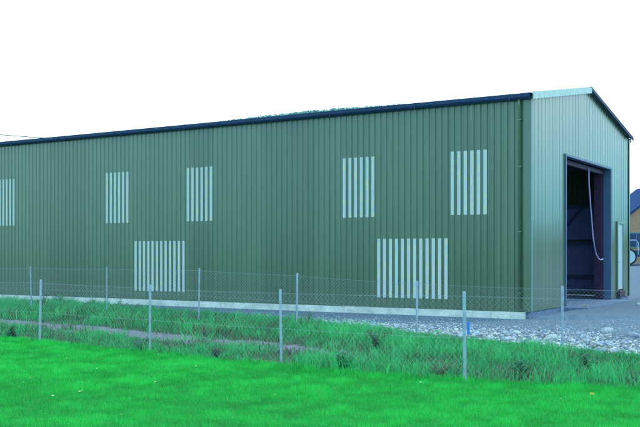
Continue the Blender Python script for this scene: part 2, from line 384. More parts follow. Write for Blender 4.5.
# roof: two corrugated slopes
def slope(y0, z0, y1, z1):
    mb = MB(); pr = profile(LEN + 0.3)
    for (c, oc), (d, od) in zip(pr[:-1], pr[1:]):
        mb.face([(0.12 - c, y0, z0 + oc), (0.12 - d, y0, z0 + od), (0.12 - d, y1, z1 + od), (0.12 - c, y1, z1 + oc)], 0, tone(int(c / PITCH), 5))
    return mb
sl = (RIDGE - EAVE) / (WID / 2)
slope(-0.12, EAVE + 0.03 - 0.12 * sl, WID / 2, RIDGE + 0.03).build('roof_slope', M['roof'], barn, 'sheet')
slope(WID + 0.12, EAVE + 0.03 - 0.12 * sl, WID / 2, RIDGE + 0.03).build('roof_slope', M['roof'], barn, 'sheet')
m = MB(); m.prism([(0.16, WID / 2 - 0.25, RIDGE + 0.03), (0.16, WID / 2, RIDGE + 0.085), (0.16, WID / 2 + 0.25, RIDGE + 0.03)], (-LEN - 0.3, 0, 0)); m.build('ridge_cap', M['roof'], barn)
# gutter
for s, y in ((1, -0.06), (-1, WID + 0.06)):
    m = MB()
    y1 = y - s * 0.14
    m.prism([(0.03, y, EAVE - 0.13), (0.03, y1 + s * 0.04, EAVE - 0.13), (0.03, y1, EAVE - 0.07), (0.03, y1, EAVE + 0.03), (0.03, y1 + s * 0.015, EAVE + 0.03), (0.03, y1 + s * 0.015, EAVE - 0.06), (0.03, y1 + s * 0.05, EAVE - 0.115), (0.03, y, EAVE - 0.115)], (-LEN - 0.05, 0, 0))
    m.box((0.032, y, EAVE - 0.14), (0.045, y1 - s * 0.008, EAVE + 0.04))
    for k in range(11): m.box((-0.5 - k * 2.9, y - s * 0.002, EAVE - 0.138), (-0.54 - k * 2.9, y1 - s * 0.006, EAVE + 0.034))
    m.build('gutter', M['gutter'], barn)
    m = MB(); m.box((0.0, y + s * 0.058, EAVE + 0.002), (-LEN, y - s * 0.0, EAVE + 0.02)); m.build('eaves_trim', M['gutter'], barn)
# downpipe near the corner
m = MB(); m.tube([(-0.27, -0.13, EAVE - 0.12), (-0.27, -0.13, EAVE - 0.3), (-0.27, -0.085, EAVE - 0.45), (-0.27, -0.085, -0.18)], 0.035, 12)
dp = m.build('downpipe', M['corner'], barn, smooth=True)
for z in (0.5, 2.2, 4.0, 5.3):
    m = MB(); m.box((-0.215, -0.125, z), (-0.325, -0.036, z + 0.035)); m.build('pipe_bracket', M['corner'], dp)
# corner and verge flashings
for cx_, cy_, sx, sy in ((0, 0, 1, -1), (0, WID, 1, 1), (-LEN, 0, -1, -1), (-LEN, WID, -1, 1)):
    m = MB(); o = 0.042
    m.prism([(cx_ + sx * o, cy_ + sy * o, 0), (cx_ - sx * 0.17, cy_ + sy * o, 0), (cx_ - sx * 0.17, cy_ + sy * (o - .005), 0), (cx_ + sx * (o - .005), cy_ + sy * (o - .005), 0), (cx_ + sx * (o - .005), cy_ - sy * 0.1, 0), (cx_ + sx * o, cy_ - sy * 0.1, 0)], (0, 0, EAVE - 0.05))
    cf = m.build('corner_flashing', M['corner'], barn)
m = MB(); m.box((0.044, -0.044, 0.0), (0.050, 0.10, EAVE - 0.06)); m.build('corner_edge_strip', M['corner_pale'], barn)
def verge(x, y0, z0, y1, z1, drop, t=0.03, jag=False):
    mb = MB(); n = 46 if jag else 1
    pts_t, pts_b = [], []
    for k in range(n + 1):
        f = k / n; y = y0 + (y1 - y0) * f; z = z0 + (z1 - z0) * f
        pts_t.append((x, y, z + 0.075)); pts_b.append((x, y, z - drop + (0.018 if k % 2 else 0)))
    for k in range(n):
        mb.prism([pts_b[k], pts_b[k + 1], pts_t[k + 1], pts_t[k]], (math.copysign(t, x), 0, 0))
    return mb
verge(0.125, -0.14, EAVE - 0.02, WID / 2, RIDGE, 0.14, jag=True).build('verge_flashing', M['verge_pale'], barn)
verge(0.125, WID + 0.14, EAVE - 0.02, WID / 2 + 0.004, RIDGE, 0.05).build('verge_flashing', M['gutter'], barn)
verge(-LEN - 0.17, -0.14, EAVE - 0.02, WID / 2, RIDGE, 0.14).build('verge_flashing', M['gutter'], barn)
verge(-LEN - 0.17, WID + 0.14, EAVE - 0.02, WID / 2 + 0.004, RIDGE, 0.14).build('verge_flashing', M['gutter'], barn)
# plinth
m = MB()
for k in range(60):
    a = 0.1 + k * 0.5; j = random.uniform(-0.015, 0.015)
    m.prism([(-a, -0.05, -0.3), (-a, -0.19 + j, -0.3), (-a, -0.14 + j, -0.012), (-a, -0.05, -0.008)], (-0.5 if a < 29 else -0.4, 0, 0))
m.build('concrete_plinth', M['concrete'], barn)
m = MB(); m.box((-0.02, 0.03, -0.22), (-LEN + 0.03, WID - 0.03, -0.015)); m.box((0.02, 3.0, -0.25), (0.75, 8.9, -0.02)); m.build('floor_slab', M['floor'], barn)
# door opening frame
dfr = MB()
dfr.box((-0.16, 3.21, 0), (0.055, 3.272, 4.665)); dfr.box((-0.22, 8.618, 0), (0.055, 8.80, 4.665)); dfr.box((-0.16, 3.212, 4.6), (0.058, 8.798, 4.67))
dfr.build('door_frame', M['jamb'], barn)
m = MB()      # door leaves folded back inside the right jamb
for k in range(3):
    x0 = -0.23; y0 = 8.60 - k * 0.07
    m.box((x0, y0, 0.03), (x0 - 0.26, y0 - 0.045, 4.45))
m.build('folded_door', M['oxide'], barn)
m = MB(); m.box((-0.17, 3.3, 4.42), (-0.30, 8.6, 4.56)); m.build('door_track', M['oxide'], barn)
# side door
pdo = MB(); pdo.box((-0.02, 9.66, 0.30), (0.03, 10.42, 2.70)); pdo = pdo.build('side_door', M['wdoor'], barn)
m = MB(); m.box((-0.04, 9.57, 0.21), (0.06, 9.655, 2.79)); m.box((-0.04, 10.425, 0.21), (0.06, 10.51, 2.79)); m.box((-0.04, 9.655, 2.705), (0.06, 10.425, 2.79)); m.build('door_frame', M['corner'], pdo)
m = MB(); m.box((-0.02, 9.66, 0.01), (0.12, 10.42, 0.26)); m.build('door_step', M['oxide'], barn)
m = MB(); m.tube([(0.03, 9.76, 1.3), (0.08, 9.76, 1.3), (0.08, 9.88, 1.3)], 0.012, 8); m.build('door_handle', M['steel'], pdo)
# frames inside
def isec(mb, p0, p1, w, h, side):      # I-section from p0 to p1; side = web normal direction vector
    p0 = Vector(p0); p1 = Vector(p1); d = (p1 - p0).normalized(); n = Vector(side).normalized(); q = d.cross(n).normalized()
    def bar(c0, cw, ch):
        pts = [p0 + n * (sx * cw / 2) + q * (c0 + sy * ch / 2) for sx, sy in ((-1, -1), (1, -1), (1, 1), (-1, 1))]
        mb.prism(pts, p1 - p0)
    bar(-h / 2 + 0.008, w, 0.014); bar(h / 2 - 0.008, w, 0.014); bar(0, 0.01, h - 0.032)
for k, xx in enumerate((-0.36, -6.0, -12.0, -18.0, -24.0, -29.6)):
    for y, sgn in ((0.32, 1), (WID - 0.32, -1)):
        m = MB(); isec(m, (xx, y, 0), (xx, y, EAVE - 0.32), 0.16, 0.3, (1, 0, 0)); m.build('column', M['frame'], barn)
        m = MB(); isec(m, (xx, y, EAVE - 0.30), (xx, WID / 2, RIDGE - 0.30), 0.16, 0.28, (1, 0, 0)); m.build('rafter', M['frame'], barn)
for z in (0.72, 2.02, 3.45, 4.9):
    for y in (0.04, WID - 0.16):
        m = MB(); yo = -0.16 if y > 5 else 0; m.box((-0.1, y + yo, z - 0.07), (-LEN + 0.1, y + 0.12 + yo, z + 0.07)); m.build('sheeting_rail', M['purlin'], barn)
for s in (0, 1):
    for k in range(4):
        f = (k + 0.4) / 4; y = f * WID / 2; z = EAVE + (RIDGE - EAVE) * f - 0.14
        y = y if s == 0 else WID - y
        m = MB(); m.box((-0.1, y - 0.03, z - 0.07), (-LEN + 0.1, y + 0.03, z + 0.07)); m.build('purlin', M['purlin'], barn)
m = MB(); m.tube([(-0.4, WID - 0.38, 4.85), (-4.25, WID - 0.38, 0.35)], 0.05, 6); m.build('brace', M['purlin'], barn)
m = MB(); m.tube([(-5.9, WID - 0.42, 4.85), (-2.2, WID - 0.42, 0.35)], 0.05, 6); m.build('brace', M['purlin'], barn)
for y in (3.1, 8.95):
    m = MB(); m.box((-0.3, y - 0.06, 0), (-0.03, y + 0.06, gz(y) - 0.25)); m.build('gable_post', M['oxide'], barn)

def b2w(x, y, z): return (C0[0] + x * DX[0] + y * DY[0], C0[1] + x * DX[1] + y * DY[1], z)
# hanging rope inside the doorway
pts = []
for s_, z_ in ((6.40, 4.50), (6.42, 4.0), (6.60, 3.3), (6.78, 2.7), (6.93, 2.2), (7.12, 1.85), (7.33, 1.60), (7.58, 1.46), (7.86, 1.40), (8.1, 1.40), (8.22, 1.43)):
    pts.append(b2w(-0.13, s_, z_))
m = MB(); m.tube(pts, 0.024, 8)
tag(m.build('hanging_rope', M['rope'], smooth=True), 'pale rope hanging in a slack curve inside the dark shed doorway', 'rope')

# ------------------------------------------------------------------ fences
def fence(p0, p1, n_list, label, hgt, dirv, pts2=None):
    """posts at p0 + t*dirv for t in n_list"""
    root = empty('chain_link_fence', (p0[0], p0[1], H(*p0)))
    tag(root, label, 'fence')
    base = Vector((p0[0], p0[1], H(*p0)))
    P = [Vector((p0[0] + dirv[0] * t, p0[1] + dirv[1] * t, 0)) for t in n_list]
    if pts2: P = [Vector((*q, 0)) for q in pts2]
    for p in P: p.z = H(p.x, p.y)
    for k, p in enumerate(P):
        q = p - base; lean = Vector((random.uniform(-.03, .03), random.uniform(-.02, .02), 0))
        m = MB(); a = 0.024
        d = Vector((dirv[0], dirv[1], 0)); nn = Vector((-d.y, d.x, 0))
        # angle-iron post: two flanges
        for e0, e1 in ((d * a * 2, nn * 0.005), (nn * a * 2, d * 0.005)):
            c = q - (d + nn) * a
            poly = [c - Vector((0, 0, .3)), c + e0 - Vector((0, 0, .3)), c + e0 + e1 - Vector((0, 0, .3)), c + e1 - Vector((0, 0, .3))]
            m.prism(poly, Vector((0, 0, hgt[k] + .3)) + lean)
        post = m.build('post', M['steel'], root)
    # mesh: woven zigzag wires, 50 mm diamonds, panel by panel
    pitch = 0.041; r = 0.0013
    V_, F_ = [], []
    line = MB()
    for k in range(len(P) - 1):
        A, B = P[k], P[k + 1]; L = (B - A).length; nw = int(L / pitch); dd = (B - A) / nw
        up = Vector((0, 0, 1)); sd = Vector((-dd.y, dd.x, 0)).normalized()
        for j in range(nw):
            f = j / nw; h = (hgt[k] * (1 - f) + hgt[k + 1] * f) - 0.06
            sag = 0.012 * math.sin(math.pi * f)
            nst = int(h / pitch)
            i0 = len(V_)
            for q in range(nst + 1):
                odd = (q + j) % 2
                c = A + dd * (j + (0.5 if odd else -0.5) + 0.5) - base + up * (q * pitch + 0.03 - sag * q / nst) + sd * (0.004 if odd else -0.004)
                c = c + sd * 0.028
                dl = dd.normalized()
                V_ += [c + dl * r, c - dl * r * 0.5 + sd * r, c - dl * r * 0.5 - sd * r]
            for q in range(nst):
                b = i0 + q * 3
                for e in range(3): F_.append((b + e, b + (e + 1) % 3, b + 3 + (e + 1) % 3, b + 3 + e))
        for fz in (0.5, 1.0):
            pts = []
            for s in range(9):
                f = s / 8; h = (hgt[k] * (1 - f) + hgt[k + 1] * f) - 0.06
                pts.append(A.lerp(B, f) - base + up * (0.02 + (h - .02) * fz - 0.012 * math.sin(math.pi * f)) + sd * 0.03)
            line.tube(pts, 0.0017, 5)
    np_mesh('mesh_panel', np.array([tuple(v) for v in V_]), np.array(F_), M['wire'], parent=root)
    line.build('line_wire', M['wire'], root)
    return root
nd = (-0.8, 0.6)
fence((1.9, 12.2), None, [-6, -3, 0, 3.12, 6.02, 9.06, 12.1], 'waist-high chain-link fence along the lawn edge, nearer of the two', [1.2, 1.19, 1.15, 1.16, 1.19, 1.2], nd,
      pts2=[(4.82, 11.52)] + [(1.9 - 0.8 * t, 12.2 + 0.6 * t) for t in (0, 3.12, 6.02, 9.06, 12.1)])
rd = (-0.8535, 0.521)
def rear_h(t):
    return 0
rp = [-3.1, 0, 3.2, 6.3, 9.25, 12.45, 15.4, 18.5]
def rt(px):   # distance along rear fence line for a post seen at px
    a = (px - CX) / F; return (4.83 - 18.5 * a) / (0.8535 + 0.521 * a)
rp = [-3.1] + [rt(px) for px in (562, 416, 296, 198, 106, 31)] + [18.9]
rh = []
for t, ytop in zip(rp, (0, 286, 281, 273, 268, 267, 266, 266)):
    x, y = 4.83 + rd[0] * t, 18.5 + rd[1] * t
    rh.append(1.2 if ytop == 0 else (1.6 - (ytop - HY) * y / F) - H(x, y))
fence((4.83, 18.5), None, rp, 'chain-link fence further back, between the rough grass and the shed', rh, rd)

# ------------------------------------------------------------------ grass
def frustum_pts(n, d0, d1, margin=1.5):
    d = np.sqrt(rng.uniform(d0 ** 2, d1 ** 2, n)); x = rng.uniform(-1, 1, n) * (d * 0.345 + margin); return x, d
def blades(x, y, h, wdt, colr, lean=0.5, seg=1):
    n = len(x); z = height(x, y) - 0.01
    th = rng.uniform(0, 2 * math.pi, n); lt = rng.uniform(0, 2 * math.pi, n); lm = rng.uniform(0.1, 1, n) * lean * h
    ax = np.cos(th) * wdt / 2; ay = np.sin(th) * wdt / 2; lx = np.cos(lt) * lm; ly = np.sin(lt) * lm
    P = np.stack([x, y, z], 1); A = np.stack([ax, ay, np.zeros(n)], 1)
    if seg == 1:
        T = P + np.stack([lx, ly, h], 1)
        v = np.stack([P - A, P + A, T], 1).reshape(-1, 3); f = np.arange(3 * n).reshape(n, 3)
        c = np.repeat(colr, 3, 0); return v, f, c
    Mid = P + np.stack([lx * 0.35, ly * 0.35, h * 0.6], 1); T = P + np.stack([lx * 1.2, ly * 1.2, h * 0.95], 1)
    v = np.stack([P - A, P + A, Mid + A * 0.8, Mid - A * 0.8, T], 1).reshape(-1, 3)
    b = np.arange(n) * 5
    f = np.concatenate([np.stack([b, b + 1, b + 2], 1), np.stack([b, b + 2, b + 3], 1), np.stack([b + 3, b + 2, b + 4], 1)])
    return v, f, np.repeat(colr, 5, 0)
# lawn
N = 860000
x, y = frustum_pts(N, 7.2, 20.5, 3.5); u, v = uv(x, y)
keep = (v - v_lawn(u) + 0.1 * vnoise(x, y, 3, 1) > -0.12) & (rng.uniform(size=N) < np.clip(11.0 / y, 0, 1))
x, y, u, v = x[keep], y[keep], u[keep], v[keep]; n = len(x)
pt = np.clip(bn(x, y * 1.2, 0.7, 1) * 0.6 + bn(x, y, 1.6, 2) * 0.4, 0, 1); pt2 = bn(x, y, 3.6, 3); pt3 = bn(x, y, 9, 4)
hgt = (0.018 + 0.018 * pt + 0.022 * pt2 + 0.026 * pt3) * rng.uniform(0.6, 1.35, n)
edge = np.exp(-((v - v_lawn(u)) / 0.25) ** 2); hgt = hgt * (1 + 0.5 * edge)
mixv = np.clip(1.15 * (0.38 * pt2 + 0.30 * pt + 0.32 * pt3 - 0.5) + 0.64 + rng.normal(0, 0.14, n), 0, 1)[:, None]
cA = np.array([0.004, 0.20, 0.012]); cB = np.array([0.06, 0.78, 0.13])
cc = cA * (1 - mixv) + cB * mixv
dry = (rng.uniform(size=n) < 0.03)[:, None]; cc = np.where(dry, np.array([0.16, 0.30, 0.10]), cc)
vv, ff, cl = blades(x, y, hgt, 0.006 * rng.uniform(0.8, 1.5, n) * np.clip(y / 10, 1, 1.8), cc, 0.7)
tag(np_mesh('lawn_grass', vv, ff, M['grass'], cl), 'bright green mown lawn grass in the foreground', 'grass', kind='stuff')
# rough grass
N = 420000
x, y = frustum_pts(N, 10.5, 40, 3); u, v = uv(x, y)
wb = 0.35 * vnoise(x, y, 2.1, 1) + 0.2 * vnoise(x, y, 6.0, 2)
bandd = np.abs(v - v_band(u) + 0.6 * wb)
inb = (bandd < np.interp(u, [0, 6, 14], [0.5, 0.6, 0.75])) & (u > -0.6)
clump = np.clip(1.6 * (0.5 * bn(x, y, 1.7, 6) + 0.5 * bn(x, y, 4.5, 7) - 0.5) + 0.5, 0, 1); clump2 = bn(x, y, 0.6, 8)
keep = (v < v_lawn(u) + 0.1) & (v - v_grav(u) + wb > 0) & (v > 0.25) & (~inb | (rng.uniform(size=N) < 0.05 + 0.9 * (vnoise(x, y, 2.3, 21) > 0.45))) & (rng.uniform(size=N) < 0.35 + 0.8 * clump) & (rng.uniform(size=N) < np.clip(15 / y, 0.35, 1))
x, y, u, v, clump, clump2 = [q[keep] for q in (x, y, u, v, clump, clump2)]; n = len(x)
front = (v > v_band(u))
hh = (0.06 + 0.19 * clump ** 1.8 + 0.07 * clump2) * rng.uniform(0.5, 1.4, n)
ge = np.clip((v - v_grav(u)) / 1.2, 0.35, 1); hh *= ge
hh = np.where(front & (u > -0.6), hh * 0.7, hh)
mixv = np.clip(0.6 * clump + 0.3 * clump2 + rng.normal(0, 0.2, n), 0, 1)[:, None]
cc = np.array([0.008, 0.14, 0.04]) * (1 - mixv) + np.array([0.09, 0.74, 0.21]) * mixv
pd = np.clip(0.05 + 0.5 * (bn(x, y, 1.3, 12) > 0.66) + 0.32 * np.exp(-((np.abs(v - v_band(u)) - 0.7) / 0.5) ** 2) * (u > -2), 0, 1) * (0.4 + 0.6 * (vnoise(x, y, 1.7, 12) > 0.1))
dry = (rng.uniform(size=n) < pd)[:, None]
cc = np.where(dry, np.array([0.15, 0.13, 0.09]) * rng.uniform(0.6, 1.3, (n, 1)), cc)
vv, ff, cl = blades(x, y, hh, 0.011 * rng.uniform(0.7, 1.5, n) * np.clip(y / 16, 0.9, 1.8), cc, 0.75, seg=2)
tag(np_mesh('rough_grass', vv, ff, M['grass'], cl), 'rough uncut grass growing between the two fences', 'grass', kind='stuff')

# ------------------------------------------------------------------ gravel and rubble
def stones(n, xs, ys, size, shade, name, label, kind):
    # each stone an irregular flattened octahedron-ish chunk (cube with jittered corners)
    base = np.array([[sx, sy, sz] for sx in (-1, 1) for sy in (-1, 1) for sz in (-1, 1)], float) * 0.5
    quads = np.array([[0, 1, 3, 2], [4, 6, 7, 5], [0, 4, 5, 1], [2, 3, 7, 6], [0, 2, 6, 4], [1, 5, 7, 3]])
    n = len(xs); vtx = np.repeat(base[None], n, 0) * (1 + rng.uniform(-0.45, 0.2, (n, 8, 3)))
    vtx *= (size * rng.uniform(0.6, 1.4, n))[:, None, None] * np.stack([np.ones(n), rng.uniform(0.6, 1, n), rng.uniform(0.4, 0.8, n)], 1)[:, None, :]
    th = rng.uniform(0, 2 * math.pi, n); ti = rng.normal(0, 0.4, n)
    c, s = np.cos(th), np.sin(th); ct, st = np.cos(ti), np.sin(ti)
    X_ = vtx[..., 0] * ct[:, None] + vtx[..., 2] * st[:, None]; Z_ = -vtx[..., 0] * st[:, None] + vtx[..., 2] * ct[:, None]; Y_ = vtx[..., 1]
    XX = X_ * c[:, None] - Y_ * s[:, None]; YY = X_ * s[:, None] + Y_ * c[:, None]
    zz = height(xs, ys)[:, None] + Z_ + 0.12 * size[:, None]
    vt = np.stack([XX + xs[:, None], YY + ys[:, None], zz], 2).reshape(-1, 3)
    fc = (quads[None] + (np.arange(n) * 8)[:, None, None]).reshape(-1, 4)
    o = np_mesh(name, vt, fc, M['stone'], np.repeat(shade, 8, 0)); tag(o, label, 'gravel', kind=kind); return o
N = 130000
x, y = frustum_pts(N, 15, 34, 2); u, v = uv(x, y)
wb = 0.35 * vnoise(x, y, 2.1, 1) + 0.2 * vnoise(x, y, 6.0, 2)
dg = v_grav(u) - v - wb                        # distance inside the gravel edge
zonew = np.exp(-(np.clip(dg, 0, None) / np.interp(u, [-4, 0, 5], [3.6, 2.4, 1.2])) ** 2) * sstep(8.5, 0.0, u)
keep = (dg > -0.15) & (v > 0.3) & (rng.uniform(size=N) < 0.06 + 0.9 * zonew)
keep &= ~((v < 0.5) & (u > 0))
x, y, u, v, zonew = x[keep], y[keep], u[keep], v[keep], zonew[keep]; n = len(x)
size = 0.022 + 0.05 * zonew * rng.uniform(0.2, 1.2, n) ** 1.8
g = rng.uniform(0.3, 1.9, n)[:, None]; tint = np.where(rng.uniform(size=(n, 1)) < 0.3, np.array([0.8, 0.9, 1.05]), np.array([1, 0.94, 0.80]))
stones(n, x, y, size, np.clip(g * tint, 0, 1.9), 'gravel', 'loose pale crushed stone spread beside the shed', 'stuff')

# ------------------------------------------------------------------ marker, flowers, weeds
bx, by = img_pt(468.3, 336, 1.79)
mk = empty('marker_stake', (bx, by, H(bx, by))); tag(mk, 'short bright blue stake standing in the gravel by the rear fence', 'stake')
m = MB(); m.tube([(0, 0, -0.1), (0.003, 0, 0.1), (0.0, 0, 0.29)], 0.030, 10); m.build('tube', M['blue'], mk, smooth=False)
m = MB(); m.tube([(0.0, 0, 0.291), (0, 0, 0.315)], [0.036, 0.032], 10); m.build('cap', M['blue'], mk)

def daisy_mesh():
    mb = MB(); r = 0.016
    for k in range(9):
        a = 2 * math.pi * k / 9; w_ = 0.28
        mb.face([(0.004 * math.cos(a), 0.004 * math.sin(a), 0.052), (r * math.cos(a - w_), r * math.sin(a - w_), 0.057), (r * 1.12 * math.cos(a), r * 1.12 * math.sin(a), 0.058), (r * math.cos(a + w_), r * math.sin(a + w_), 0.057)], 0)
    mb.tube([(0, 0, 0.05), (0, 0, 0.058)], 0.005, 8, mi=1); mb.tube([(0, 0, 0), (0, 0, 0.05)], 0.0015, 4, mi=2)
    return mb
proto = daisy_mesh().build('daisy', [M['white'], M['yellow'], M['stem']])
spots = [(67, 360), (63, 351), (158, 357), (160, 360), (20, 388), (23, 384), (80, 394), (84, 393), (120, 417), (52, 398), (156, 384), (153, 377), (195, 369), (30, 380), (60, 362), (335, 391), (420, 385), (459, 378), (276, 398), (231, 420), (560, 402), (15, 368), (98, 370)]
for k, (px, py) in enumerate(spots):
    o = proto if k == 0 else proto.copy()
    if k: col.objects.link(o)
    X_, Y_ = img_pt(px, py, 1.66); o.location = (X_, Y_, H(X_, Y_)); o.rotation_euler = (random.uniform(-.5, .1), random.uniform(-.3, .3), random.uniform(0, 6)); s = random.uniform(0.6, 1.0); o.scale = (s, s, 1)
    tag(o, 'tiny white daisy flower growing in the mown lawn', 'flower', 'daisies scattered over the lawn')
def dandelion():
    mb = MB(); mb.tube([(0, 0, 0), (0, 0, 0.07)], 0.003, 5, mi=1)
    for k in range(14):
        a = 2 * math.pi * k / 14
        mb.face([(0, 0, 0.07), (0.028 * math.cos(a - .2), 0.028 * math.sin(a - .2), 0.082), (0.031 * math.cos(a), 0.031 * math.sin(a), 0.084), (0.028 * math.cos(a + .2), 0.028 * math.sin(a + .2), 0.082)], 0)
        mb.face([(0, 0, 0.074), (0.018 * math.cos(a), 0.018 * math.sin(a), 0.096), (0.018 * math.cos(a + .4), 0.018 * math.sin(a + .4), 0.096)], 0)
    return mb
for px, py, zc, s, lab in ((592, 400, 1.66, 1.0, 'yellow dandelion flower in the lawn at the lower right'), (585.5, 307, 1.63, 3.0, 'yellow flower head lying on the stone yard before the doorway')):
    o = dandelion().build('dandelion', [M['yellow'], M['stem']]); X_, Y_ = img_pt(px, py, zc); o.location = (X_, Y_, H(X_, Y_)); o.scale = (s, s, s if s < 2 else 1); tag(o, lab, 'flower')

def weed(px, py, zc, hgt_, n_st, label, spread=0.5, shade=(0.02, 0.11, 0.05), leafl=0.09, name='weed', narrow=0.35, droop=0.3):
    X_, Y_ = img_pt(px, py, zc); root = empty(name, (X_, Y_, H(X_, Y_))); tag(root, label, 'plant')
    st = MB(); lf = MB()
    for k in range(n_st):
        a = random.uniform(0, 6.28); h = hgt_ * random.uniform(0.6, 1.05); r = spread * hgt_ * random.uniform(0.1, 1)
        p = [Vector((0, 0, -0.02)), Vector((r * .35 * math.cos(a), r * .35 * math.sin(a), h * .5)), Vector((r * math.cos(a), r * math.sin(a), h))]
        st.tube(p, [0.006, 0.005, 0.002], 5)
        for j in range(14):
            f = random.uniform(0.08, 1); q = p[0].lerp(p[1], f * 2) if f < .5 else p[1].lerp(p[2], f * 2 - 1)
            b = random.uniform(0, 6.28); L = leafl * random.uniform(0.6, 1.2) * (1.15 - 0.6 * f)
            d = Vector((math.cos(b), math.sin(b), random.uniform(-0.2, 0.6))); sdv = Vector((-math.sin(b), math.cos(b), random.uniform(-.3, .3))) * L * narrow * .5
            c = tuple(s * random.uniform(1.2, 3.0) for s in shade)
            mid = q + d * L * .5; tip = q + d * L - Vector((0, 0, L * droop))
            lf.face([q, mid + sdv, tip], 0, c); lf.face([q, tip, mid - sdv], 0, c)
    st.build('stems', M['stem'], root); lf.build('leaves', M['leaf'], root, 'shade')
    return root
weed(12, 340, 1.70, 0.36, 9, 'dark pointed leafy weed at the far left behind the lawn edge', 0.3, (0.008, 0.09, 0.04), 0.12, narrow=.5)
weed(60, 306, 1.62, 0.42, 16, 'broad green weed clump against the pale plinth on the left', 1.0, (0.02, 0.20, 0.09), 0.14, narrow=.6)
weed(44, 306, 1.62, 0.45, 8, 'tall thin dark weed beside the broad green clump by the plinth', 0.5, (0.03, 0.07, 0.06), 0.10)
weed(118, 309, 1.64, 0.30, 7, 'low weed by the rear fence post under the lower left translucent panel', 0.6, (0.02, 0.14, 0.07), 0.1)
weed(310, 322, 1.72, 0.34, 7, 'thin weed with dry tips just right of the middle rear fence post', 0.6, (0.07, 0.13, 0.07), 0.09)
weed(215, 360, 1.70, 0.22, 9, 'purple-tinged weed behind the near fence, right of its second post', 0.9, (0.09, 0.08, 0.11), 0.08)
weed(140, 352, 1.70, 0.22, 9, 'purple-tinged weed just left of the second near fence post', 0.9, (0.09, 0.08, 0.12), 0.08)
weed(345, 372, 1.70, 0.26, 14, 'leafy green weed at the lawn edge between the two right near posts', 0.9, (0.02, 0.15, 0.07), 0.11, narrow=.5)
weed(376, 352, 1.74, 0.36, 12, 'tall dark weed in the rough grass between the fences', 0.5, (0.03, 0.09, 0.05), 0.09)
weed(440, 378, 1.70, 0.20, 12, 'low brown withered weed left of the tall near post on the right', 1.4, (0.16, 0.11, 0.10), 0.08)
weed(520, 378, 1.70, 0.30, 14, 'bushy green weed right of the tall near post on the right', 0.9, (0.015, 0.13, 0.06), 0.10, narrow=.5)
weed(590, 372, 1.72, 0.26, 12, 'bushy weed among rough grass at the right, before the rubble', 0.9, (0.02, 0.14, 0.07), 0.10, narrow=.5)

# larger stones in the rubble
def rock(px, py, s, label, shade):
    X_, Y_ = img_pt(px, py, 1.80); mb = MB()
    import bmesh
    bm = bmesh.new(); bmesh.ops.create_icosphere(bm, subdivisions=2, radius=1)
    for v_ in bm.verts:
        q = 1 + 0.35 * mnoise.noise(v_.co * 1.3 + Vector((px, py, 0))); v_.co = Vector((v_.co.x * s * q, v_.co.y * s * q * .8, v_.co.z * s * q * .6))
    me = bpy.data.meshes.new('rock'); bm.to_mesh(me); bm.free(); me.materials.append(shade)
    o = bpy.data.objects.new('rock', me); col.objects.link(o); o.location = (X_, Y_, H(X_, Y_) + s * .2); tag(o, label, 'rock')
rm1 = mat('pale_rock', (0.55, 0.55, 0.52), rough=0.9, var=0.25, vscale=9, bump=0.6, bscale=14); rm2 = mat('grey_rock', (0.30, 0.31, 0.37), rough=0.9, var=0.25, vscale=9, bump=0.6, bscale=14)
rock(552, 338, 0.13, 'pale rock in the rubble just left of the right rear fence post', rm1)
rock(608, 334, 0.14, 'pale rock in the middle of the rubble before the doorway', rm1)
rock(598, 352, 0.12, 'grey rock lying where the rubble meets the grass on the right', rm2)
rock(633, 338, 0.15, 'grey rock in the rubble at the right edge of view', rm2)
rock(639, 310, 0.12, 'white stone lying alone on the yard near the shed', rm1)
rock(516, 334, 0.11, 'small pale rock in the rubble right of the blue stake', rm1)

# ------------------------------------------------------------------ wood on the hill
N = 60000
ex = rng.uniform(-34, 34, N); ey = rng.uniform(148, 166, N)
pxs = CX + ex / ey * F
bump = 1.5 * np.exp(-((pxs - 305) / 75) ** 2) + 0.4 * vnoise(ex, ey * 0, 0.9, 3) * np.exp(-((pxs - 300) / 110) ** 4) - 3.5 * (1 - np.exp(-((pxs - 310) / 120) ** 4))
ztop = 1.6 + ey * ((254 - (142.5 - 0.0975 * pxs)) + bump) / F * (150 / ey) ** 0 - (ey - 148) * 0.12
zb = hill_h(ex, ey)
zz = ztop - np.abs(rng.normal(0, 1, N)) ** 1.5 * 0.5; zz = np.maximum(zz, zb + 1.0)
cen = np.stack([ex, ey, zz], 1); s = rng.uniform(0.08, 0.20, N)
d1 = rng.normal(size=(N, 3)); d1 /= np.linalg.norm(d1, axis=1)[:, None]; d2 = np.cross(d1, rng.normal(size=(N, 3))); d2 /= np.linalg.norm(d2, axis=1)[:, None]
vv = np.stack([cen + d1 * s[:, None], cen + d2 * s[:, None], cen - d1 * s[:, None], cen - d2 * s[:, None]], 1).reshape(-1, 3)
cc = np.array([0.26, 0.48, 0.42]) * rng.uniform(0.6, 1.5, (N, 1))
tw = MB()
wd = np_mesh('wood', vv, np.arange(4 * N).reshape(N, 4), M['leaf'], np.repeat(cc, 4, 0)); tag(wd, 'treetops of a far wood just showing above the shed roof', 'wood', kind='stuff')

